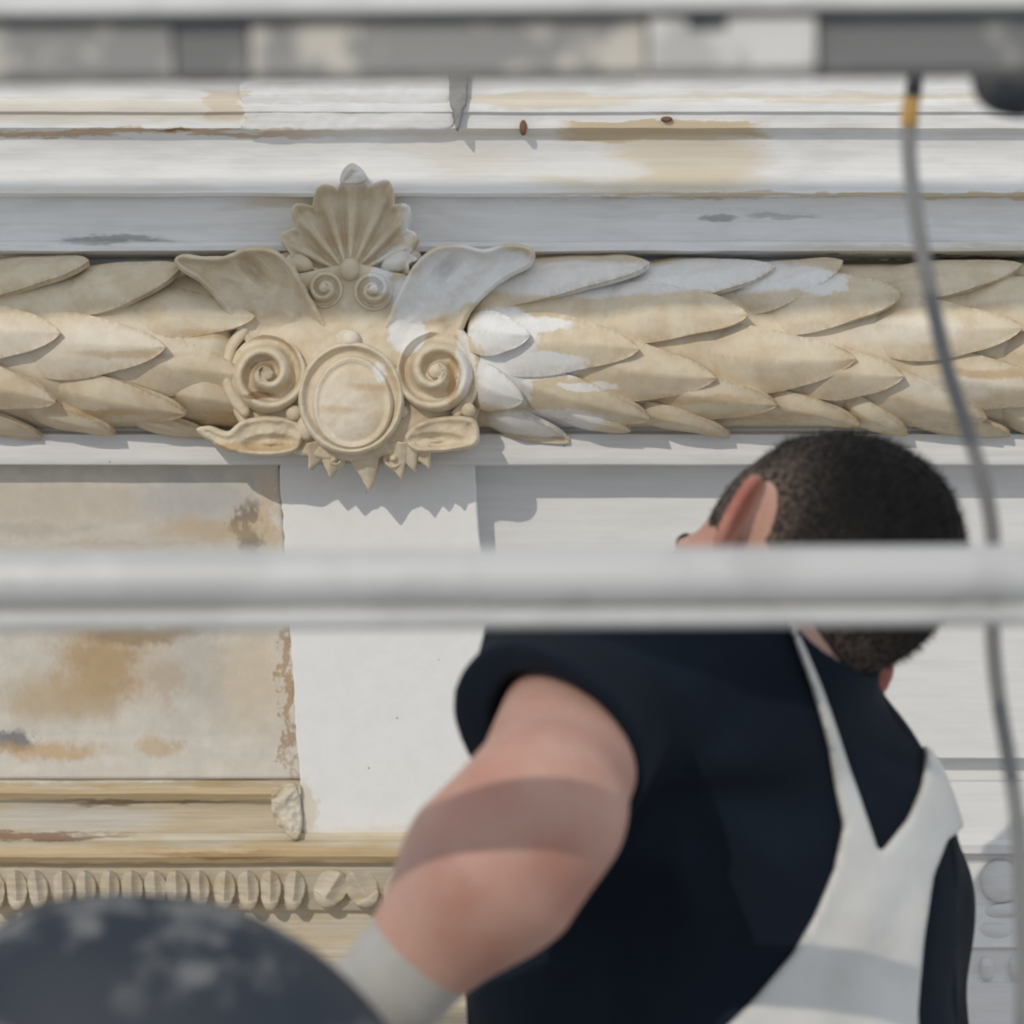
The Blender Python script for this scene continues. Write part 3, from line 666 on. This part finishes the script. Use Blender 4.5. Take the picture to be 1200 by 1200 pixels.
# head frame: right, forward, up in world space
Uh = A3((.77, 0, .636)); Rh = A3((.636, 0, -.77)); Fh = A3((0, 1, 0))
ya = math.radians(28); Fh, Rh = math.cos(ya)*Fh-math.sin(ya)*Rh, math.cos(ya)*Rh+math.sin(ya)*Fh
pa = math.radians(34); Fh, Uh = math.cos(pa)*Fh-math.sin(pa)*Uh, math.cos(pa)*Uh+math.sin(pa)*Fh
HC = A3(P(930, 696, -.60))
def to_head(X, Y, Z):
    a, b, c = X-HC[0], Y-HC[1], Z-HC[2]
    return tuple(a*q[0]+b*q[1]+c*q[2] for q in (Rh, Fh, Uh))
def from_head(p): return HC + Rh*p[0]+Fh*p[1]+Uh*p[2]
def ell(p, c, r):
    q = [(p[i]-c[i])/r[i] for i in range(3)]; k0 = np.sqrt(q[0]**2+q[1]**2+q[2]**2)
    k1 = np.sqrt((q[0]/r[0])**2+(q[1]/r[1])**2+(q[2]/r[2])**2)
    return k0*(k0-1)/np.maximum(k1, 1e-6)
def caps(p, a, b, ra, rb, sy=1.0):
    a = A3(a); b = A3(b); e = b-a; L = e@e
    d = [p[i]-a[i] for i in range(3)]
    t = np.clip((d[0]*e[0]+d[1]*e[1]+d[2]*e[2])/L, 0, 1)
    return np.sqrt((d[0]-t*e[0])**2+((d[1]-t*e[1])/sy)**2+(d[2]-t*e[2])**2)-(ra+(rb-ra)*t)

LSH = A3(P(700, 788, -.69)); LEL = A3(P(634, 952, -.885)); LWR = A3(P(470, 1145, -.87)); LHA = A3(P(395, 1240, -.84))
RSH = A3(P(1022, 1060, -.50)); REL = A3(P(1050, 1380, -.44)); RWR = A3(P(950, 1430, -.26)); RHA = A3(P(920, 1420, -.18))
NB = A3(P(900, 800, -.60)); CH = A3(P(825, 1045, -.555)); WA = A3(P(842, 1320, -.58)); PE = A3((P(842, 1500, -.62)))
HIPZ = PE[2]-.06
def legs_pts():
    out = []
    for s in (-1, 1):
        h = A3((PE[0]+s*.09, PE[1], HIPZ)); k = A3((PE[0]+s*.13, PE[1]+.04, (HIPZ+ZD)/2+.02)); f = A3((PE[0]+s*.15, PE[1]-.02, ZD+.09)); out.append((h, k, f))
    return out
LEGS = legs_pts()
def head_sdf(X, Y, Z, ears=True):
    p = to_head(X, Y, Z)
    d = ell(p, (0, -.012, .035), (.077, .098, .086))
    d = smin(d, ell(p, (0, .045, -.03), (.058, .055, .078)), .03)
    d = smin(d, ell(p, (0, .062, -.088), (.030, .028, .026)), .03)          # chin
    d = smin(d, ell(p, (0, .082, .012), (.05, .018, .013)), .015)           # brow
    for s in (-1, 1):
        d = smin(d, ell(p, (s*.045, .062, -.022), (.022, .024, .018)), .015)   # cheekbone
        d = smax(d, -ell(p, (s*.031, .102, -.004), (.016, .012, .010)), .008)  # eye socket
        d = smin(d, ell(p, (s*.031, .088, -.005), (.012, .011, .010)), .003)   # eyeball
    d = smin(d, caps(p, (0, .096, .0), (0, .118, -.036), .008, .012), .01)
    d = smin(d, ell(p, (0, .098, -.064), (.024, .010, .006)), .006)
    d = smin(d, ell(p, (0, .097, -.074), (.020, .010, .006)), .006)
    if ears:
        for s in (-1, 1):
            # a flap standing off the head, tilted back, with a rolled rim
            ca, sa = math.cos(.62), math.sin(.62)
            q0, q1, q2 = p[0]-s*.083, p[1]+.008, p[2]+.002
            a0 = s*q0*ca+q1*sa*1.0; a1 = -s*q0*sa+q1*ca     # a0: off the flap, a1: across it
            a2 = q2
            a0, a1 = (s*q0*sa+q1*0)*0 + (s*q0)*sa + q1*ca, (s*q0)*ca - q1*sa   # a1 runs outward-back, a0 is the flap normal
            flap = ell((a0, a1, a2), (0, .001, 0), (.006, .020, .033))
            rim = np.sqrt((np.sqrt(((a1-.001)/.60)**2+a2**2)-.031)**2+a0**2)-.0042
            rim = np.maximum(rim, -(a1+.006))
            e = smin(flap, rim, .004)
            e = smax(e, -ell((a0, a1, a2), (.010, .006, .002), (.007, .014, .02)), .004)
            d = smin(d, e, .007)
    return d
def torso_sdf(X, Y, Z):
    p = (X, Y, Z)
    d = ell(p, CH, (.150, .105, .195))
    TL, TM, TR = A3(P(700, 776, -.70)), A3(P(852, 806, -.645)), A3(P(955, 978, -.56))
    d = smin(d, caps(p, TL, TM, .050, .064), .03)
    d = smin(d, caps(p, TM, TR, .064, .061), .03)
    d = smin(d, caps(p, TL, CH, .055, .09), .05)
    d = smin(d, caps(p, RSH, A3(P(930, 960, -.55)), .060, .074), .04)
    d = smin(d, caps(p, CH, WA, .158, .155, .74), .06)
    d = smin(d, caps(p, WA, PE, .150, .155, .78), .06)
    return d
def arm(p, S, E, Wr, rs=.052, re=.044, rw=.031):
    u = caps(p, S, E, rs, re); f1 = caps(p, E, E+(Wr-E)*.35, re, re*1.10); f2 = caps(p, E+(Wr-E)*.35, Wr, re*1.10, rw)
    return smin(u, smin(f1, f2, .02), .02)
def hand(p, W, Hh, thick=.0):
    ax = (Hh-W)/np.linalg.norm(Hh-W); side = np.cross(ax, A3((0, 1, 0))); side /= np.linalg.norm(side); nrm = np.cross(ax, side)
    d = caps(p, W, W+ax*.05, .026+thick, .030+thick)
    palm = W+ax*.085
    d = smin(d, caps(p, W+ax*.05, palm, .030+thick, .028+thick), .02)
    for k, (o_, l) in enumerate(((-.030, .068), (-.010, .078), (.010, .074), (.029, .058))):
        a = palm+side*o_; b = a+ax*l*.55+nrm*.012; c_ = b+ax*l*.28+nrm*.026
        d = smin(d, smin(caps(p, a, b, .0095+thick, .0085+thick), caps(p, b, c_, .0085+thick, .0075+thick), .004), .006)
    a = W+ax*.035-side*.03; b = a+ax*.04-side*.026+nrm*.01; c_ = b+ax*.028+nrm*.012
    return smin(d, smin(caps(p, a, b, .012+thick, .0105+thick), caps(p, b, c_, .0105+thick, .009+thick), .004), .012)
def body_sdf(X, Y, Z):
    p = (X, Y, Z)
    d = torso_sdf(X, Y, Z)+.004
    d = smin(d, caps(p, from_head((0, -.02, -.02)), NB, .054, .062), .03)
    d = smin(d, head_sdf(X, Y, Z), .012)
    d = smin(d, arm(p, LSH, LEL, LWR, .052, .050, .034), .03)
    d = smin(d, arm(p, RSH, REL, RWR), .03)
    d = smin(d, hand(p, LWR, LHA), .012); d = smin(d, hand(p, RWR, RHA), .012)
    for h, k, f in LEGS:
        d = smin(d, smin(caps(p, h, k, .085, .058), caps(p, k, f, .058, .04), .02), .03)
    return d
def axes(lo, hi, bands, default):
    """Grid lines from lo to hi; bands: (a, b, step) with finer steps."""
    out = [lo]
    while out[-1] < hi:
        x = out[-1]; st = default
        for a, b, s_ in bands:
            if a-1e-6 <= x < b: st = s_
        out.append(x+st)
    return np.array(out)
def build_sdf(name, fn, xs, ys, zs, mat, parent, blk=10):
    """Evaluate fn near the surface only, then mesh it."""
    shp = (len(xs), len(ys), len(zs)); F = np.full(shp, 1.0, np.float32)
    def edges(n): return list(range(0, n, blk))
    for i in edges(shp[0]):
        for j in edges(shp[1]):
            X0, X1 = xs[i], xs[min(i+blk, shp[0]-1)]; Y0, Y1 = ys[j], ys[min(j+blk, shp[1]-1)]
            k0 = np.array(edges(shp[2])); k1 = np.minimum(k0+blk, shp[2]-1)
            zc = (zs[k0]+zs[k1])/2; xc = np.full_like(zc, (X0+X1)/2); yc = np.full_like(zc, (Y0+Y1)/2)
            half = .5*np.sqrt((X1-X0)**2+(Y1-Y0)**2+(zs[k1]-zs[k0])**2)
            d = fn(xc, yc, zc)
            for q in range(len(k0)):
                sl = (slice(i, min(i+blk, shp[0])), slice(j, min(j+blk, shp[1])), slice(k0[q], min(k0[q]+blk, shp[2])))
                if abs(d[q]) > half[q]*2.0+.012: F[sl] = d[q]
                else:
                    X, Y, Z = np.meshgrid(xs[sl[0]], ys[sl[1]], zs[sl[2]], indexing='ij'); F[sl] = fn(X, Y, Z)
    F[0] = F[-1] = np.maximum(F[0], .001); F[-1] = .01; F[0] = .01; F[:, 0] = .01; F[:, -1] = .01; F[:, :, 0] = .01; F[:, :, -1] = .01
    V, Q = surface_nets(F, xs, ys, zs)
    Q = outward(V-V.mean(0), Q)
    return V, Q, obj(name, mesh_of(name, V, Q), mat, parent)

# skin
g = N('skin'); co = g.n('ShaderNodeTexCoord').outputs['Object']
at = g.n('ShaderNodeAttribute', attribute_name='flush').outputs['Fac']
n1 = g.noise(co, 14, 3); n2 = g.noise(co, 120, 3)
c = g.mix(g.ramp(n1.outputs[0], .38, .64), srgb(192, 154, 139), srgb(184, 136, 121))
c = g.mix(at, c, srgb(158, 86, 72)); c = g.mix(g.ramp(n2.outputs[0], .5, .75, 0., .35), c, srgb(186, 140, 122))
g.l(c, g.bsdf.inputs['Base Color']); g.bsdf.inputs['Roughness'].default_value = .55
g.bsdf.inputs['Subsurface Weight'].default_value = .12; g.bsdf.inputs['Subsurface Radius'].default_value = (.01, .004, .002); g.bsdf.inputs['Subsurface Scale'].default_value = .6
M_skin = g.m
# shirt
g = N('navy_cotton'); co = g.n('ShaderNodeTexCoord').outputs['Object']
n1 = g.noise(co, 9, 4); n2 = g.noise(co, 500, 2)
g.l(g.mix(g.ramp(n1.outputs[0], .4, .65), srgb(13, 22, 34), srgb(19, 29, 41)), g.bsdf.inputs['Base Color'])
g.bsdf.inputs['Roughness'].default_value = .9; g.bsdf.inputs['Specular IOR Level'].default_value = .2
b = g.n('ShaderNodeBump'); b.inputs['Strength'].default_value = .1; b.inputs['Distance'].default_value = .001; g.l(n2.outputs[0], b.inputs['Height']); g.l(b.outputs[0], g.bsdf.inputs['Normal'])
M_shirt = g.m
g = N('white_overall_cloth'); co = g.n('ShaderNodeTexCoord').outputs['Object']
n1 = g.noise(co, 12, 4); n2 = g.noise(co, 30, 3)
g.l(g.mix(g.ramp(n1.outputs[0], .4, .7), srgb(208, 208, 205), srgb(196, 195, 191)), g.bsdf.inputs['Base Color'])
g.bsdf.inputs['Roughness'].default_value = .38
b = g.n('ShaderNodeBump'); b.inputs['Strength'].default_value = .35; b.inputs['Distance'].default_value = .006; g.l(n2.outputs[0], b.inputs['Height']); g.l(b.outputs[0], g.bsdf.inputs['Normal'])
M_over = g.m
g = N('cropped_hair'); at = g.n('ShaderNodeAttribute', attribute_name='fade').outputs['Fac']; co = g.n('ShaderNodeTexCoord').outputs['Object']
n2 = g.noise(co, 260, 3, .7)
c1 = g.mix(g.ramp(n2.outputs[0], .42, .62), srgb(11, 11, 11), srgb(22, 20, 20)); c2 = g.mix(g.ramp(n2.outputs[0], .40, .62), srgb(36, 32, 30), srgb(116, 101, 91))
g.l(g.mix(at, c1, c2), g.bsdf.inputs['Base Color']); g.bsdf.inputs['Roughness'].default_value = .75; g.bsdf.inputs['Specular IOR Level'].default_value = .2
M_hair = g.m

man = empty('person', (PE[0], PE[1], ZD))
tag(man, 'worker seen from behind in navy t-shirt and white bib overalls, leaning left', 'person')
bx = axes(-.32, .46, [], .0032); by = axes(-1.02, -.08, [], .0034)
bz = axes(ZD+.02, .12, [(ZD, -.42, .012), (-.42, -.2, .0035), (-.2, .13, .0028)], .004)
V, Q, body = build_sdf('body', body_sdf, bx, by, bz, M_skin, man)
p = to_head(V[:, 0], V[:, 1], V[:, 2])
ear = np.clip((np.abs(p[0])-.078)/.01, 0, 1)*np.exp(-((p[1]+.01)/.035)**2-((p[2])/.045)**2)
ela = np.exp(-((np.linalg.norm(V-(LEL+A3((-.01, 0, -.035))), axis=1))/.05)**2)*.35
attr_color(body.data, 'flush', np.clip(ear*.95+ela, 0, 1))

# t-shirt
axd = (LEL-LSH)/np.linalg.norm(LEL-LSH); HEM = A3(P(655, 862, -.80)); hem_n = A3((-.56, -.64, -.50)); hem_n /= np.linalg.norm(hem_n)
rxd = (REL-RSH)/np.linalg.norm(REL-RSH); RHEM = RSH+rxd*.17
ARMPIT = A3(P(775, 930, -.68))
def shirt_sdf(X, Y, Z):
    p = (X, Y, Z)
    d = smin(torso_sdf(X, Y, Z)-.010, caps(p, NB, NB+(from_head((0, -.02, -.02))-NB)*.5, .076, .066), .03)
    # drapery: folds fanning from the armpit and drag lines across the back
    ang = np.arctan2(Z-ARMPIT[2], X-ARMPIT[0]); rad = np.hypot(X-ARMPIT[0], Z-ARMPIT[2])
    fold = .0055*np.sin(ang*7.0+2.2*np.sin(rad*16))*np.exp(-((rad-.10)/.10)**2)*rad**2/(rad**2+.0025) + .003*np.sin((Z*.9+X*.5)*62+3*np.sin(X*11))*np.clip((.0-Z)/.25, 0, 1)
    d = d+fold*(Y < CH[1]-.03)
    sl = caps(p, LSH-axd*.02, LSH+axd*.2+A3((-.026, 0, .0)), .066, .078);
    lp = (X-HEM[0])*hem_n[0]+(Y-HEM[1])*hem_n[1]+(Z-HEM[2])*hem_n[2] + .004*np.sin(X*70+Z*40)
    hol = np.maximum(caps(p, LSH+axd*.075, LSH+axd*.3+A3((-.038, 0, .0)), .050, .077), -(lp+.10))
    sl = smax(smax(sl, lp, .003), -hol, .003)
    d = smin(d, sl, .022)
    d = smin(d, caps(p, RSH, RSH+rxd*.2, .064, .064), .03)
    rp = (X-RHEM[0])*rxd[0]+(Y-RHEM[1])*rxd[1]+(Z-RHEM[2])*rxd[2]
    nr = np.maximum(np.sqrt((X-RHEM[0])**2+(Y-RHEM[1])**2+(Z-RHEM[2])**2)-.11, RSH[0]+.0-X)
    d = smax(d, np.where(nr < 0, rp, -1.), .003)
    # neck opening
    d = smax(d, -caps(p, from_head((0, -.02, -.02)), NB+(from_head((0, -.02, -.02))-NB)*.62, .066, .060), .006)
    return np.maximum(d, PE[2]-.05-Z)
sx = axes(-.2, .40, [], .0036); sy = axes(-.98, -.38, [], .0036); sz = axes(PE[2]-.1, .06, [(-1, -.36, .008)], .0036)
_, _, shirt = build_sdf('t_shirt', shirt_sdf, sx, sy, sz, M_shirt, man)

# overalls: straps and back piece lie on the shirt; trousers below
BACKP = [(896, 610), (908, 690), (918, 728), (944, 800), (966, 872), (980, 940), (986, 965), (974, 1015), (950, 1068), (925, 1110), (880, 1160), (840, 1196), (700, 1290), (600, 1420), (560, 1600), (1160, 1600), (1120, 1400), (1080, 1260), (1076, 1190), (1086, 1100), (1100, 1030), (1120, 992), (1175, 975), (1140, 915), (1100, 880), (1086, 926), (1066, 962), (1030, 1000), (1006, 930), (986, 878), (956, 800), (928, 735), (914, 690), (908, 610)]
def strap_front(X, Z):
    return np.minimum(np.abs(X-(NB[0]-.075))-.02, np.maximum(np.abs(X-(PE[0]+.01))-.12, Z-(CH[2]-.02)))
def over_sdf(X, Y, Z):
    p = (X, Y, Z)
    s = (Y+DIST)/FPX
    # back piece outline, laid out on the plane of the back
    sb = sc(-.655)
    u = 600+X/sb; v = 600-Z/sb
    d2 = poly_sdf(u, v, BACKP)*sb
    d2 = np.where(Y < CH[1]+.0, d2, strap_front(X, Z))
    crease = .0020*np.sin(u/13+v/60)*np.sin(v/47+.4)*np.clip((v-950)/120, 0, 1)
    base = np.minimum(shirt_sdf(X, Y, Z), torso_sdf(X, Y, Z)-.010)-.0065+crease
    arm_l = caps(p, LSH, LEL, .09, .09)
    d = smax(base, d2, .003)
    d = np.maximum(d, -arm_l)
    tr = torso_sdf(X, Y, Z)-.019
    for h, k, f in LEGS: tr = smin(tr, smin(caps(p, h, k, .105, .085), caps(p, k, f, .085, .072), .03), .04)
    tr = np.maximum(tr, Z-(PE[2]+.10))
    return np.minimum(d, tr)
ox = axes(-.12, .42, [], .0036); oy = axes(-.80, -.40, [], .004); oz = axes(ZD+.06, .06, [(-2, -.40, .012)], .0036)
_, _, over = build_sdf('bib_overalls', over_sdf, ox, oy, oz, M_over, man)
for h, k, f in LEGS:
    def boot(X, Y, Z, f=f):
        p = (X, Y, Z); d = caps(p, (f[0], f[1], ZD+.13), (f[0], f[1]-.02, ZD+.05), .048, .05)
        d = smin(d, caps(p, (f[0], f[1]-.03, ZD+.045), (f[0], f[1]+.16, ZD+.035), .045, .04), .02); return np.maximum(d, ZD+.001-Z)
    build_sdf('boot', boot, axes(f[0]-.1, f[0]+.1, [], .007), axes(f[1]-.13, f[1]+.24, [], .007), axes(ZD-.015, ZD+.2, [], .007), M_rubber, man)
# glove on the near hand
M_glove = plain('grey_latex_glove', srgb(176, 174, 170), .4, 0, scale=20, var=.05)
wax = (LWR-LEL)/np.linalg.norm(LWR-LEL)
def glove_sdf(X, Y, Z):
    p = (X, Y, Z); d = hand(p, LWR, LHA, .0035)
    d = smin(d, caps(p, LWR-wax*.035, LWR, .0395, .037), .01)
    cut = (X-LWR[0])*wax[0]+(Y-LWR[1])*wax[1]+(Z-LWR[2])*wax[2]+.034+.002*np.sin(60*X)
    return smax(d, -cut, .003)
lo = np.minimum(LWR, LHA)-.1; hi = np.maximum(LWR, LHA)+.1
_, _, gl_ = build_sdf('glove', glove_sdf, axes(lo[0]-.04, hi[0], [], .003), axes(lo[1], hi[1]+.06, [], .003), axes(lo[2]-.04, hi[2], [], .003), M_glove, man)

for s_ in (-1, 1):
    def brow(X, Y, Z, s_=s_):
        p = to_head(X, Y, Z); return np.maximum(np.maximum(ell(p, (s_*.034, .090, .016), (.024, .02, .0046)), .06-p[1]), head_sdf(X, Y, Z, False)-.0016)
    c_ = from_head((s_*.034, .09, .014)); build_sdf('eyebrow', brow, axes(c_[0]-.04, c_[0]+.04, [], .002), axes(c_[1]-.04, c_[1]+.04, [], .002), axes(c_[2]-.04, c_[2]+.04, [], .002), M_hair, man)
# hair: a close-cropped cap that thins out round the ears, and short strands
def hairline(p):
    """>0 where hair grows, in head space (metres from the hairline)."""
    x, y, z = p
    top = z - (.042 + .30*np.clip(y-.01, 0, .2) - .9*np.clip(.02-y, 0, .09)*1.25 )      # falls towards the nape
    top = np.maximum(top, np.minimum(z+.016, .026-np.abs(y-.042)))
    fr = .082 - y + .35*np.clip(z-.06, 0, .1)                                             # front hairline
    ear_gap = np.sqrt(((y+.006)/.024)**2+((z-.0)/.036)**2)-1
    return np.minimum(np.minimum(np.maximum(top, -1), fr), np.where(np.abs(x) > .05, ear_gap*.035, 1))
def hair_sdf(X, Y, Z):
    p = to_head(X, Y, Z); hl = hairline(p)
    d = ell(p, (0, -.012, .035), (.077, .098, .086))
    d = smin(d, caps((X, Y, Z), from_head((0, -.02, -.02)), NB, .054, .058), .03)
    th = np.clip(hl/.05, 0, 1)
    d = d-.0012-.0055*th**1.2 - .0012*np.sin(p[0]*330+2*np.sin(p[1]*150))*np.sin(p[1]*290+p[2]*160)*th
    return np.maximum(d, np.maximum(-hl*.8, -(p[2]+.075)))
hx = axes(HC[0]-.12, HC[0]+.16, [], .0024); hy = axes(HC[1]-.15, HC[1]+.15, [], .0024); hz = axes(HC[2]-.14, HC[2]+.14, [], .0024)
V, Q, hair = build_sdf('cropped_hair', hair_sdf, hx, hy, hz, M_hair, man)
p = to_head(V[:, 0], V[:, 1], V[:, 2]); hl = hairline(p)
attr_color(hair.data, 'fade', np.clip(1-hl/.08, 0, 1)**1.8)
sel = rng.permutation(len(V))[:15000]; hm = hair.data
nr = np.zeros(len(V)*3); hm.vertices.foreach_get('normal', nr) if False else hm.vertex_normals.foreach_get('vector', nr); nr = nr.reshape(-1, 3)
sel = sel[np.clip(hl[sel], 0, 1) > .006]
root = V[sel]; nn = nr[sel]; ln = np.clip(hl[sel]/.05, .15, 1)[:, None]*rng.uniform(.004, .0085, (len(sel), 1))
flow = -Fh*.25+A3((.25, -.05, -.35)); dirs = nn*.75+flow*.6+rng.normal(0, .22, (len(sel), 3)); dirs /= np.linalg.norm(dirs, axis=1)[:, None]
sd = np.cross(dirs, rng.normal(0, 1, (len(sel), 3))); sd /= np.linalg.norm(sd, axis=1)[:, None]
wv = .00032
T = np.stack([root-sd*wv-nn*.001, root+sd*wv-nn*.001, root+dirs*ln], 1).reshape(-1, 3)
mS = mesh_of('hair_strands', T, np.arange(len(T)).reshape(-1, 3), smooth=False)
attr_color(mS, 'fade', np.repeat(np.clip(1-hl[sel]/.08, 0, 1)**1.8*.6, 3))
hs = obj('hair_strands', mS, M_hair, man); hs.parent = hair; hs.location = (0, 0, 0); hs['kind'] = 'stuff'
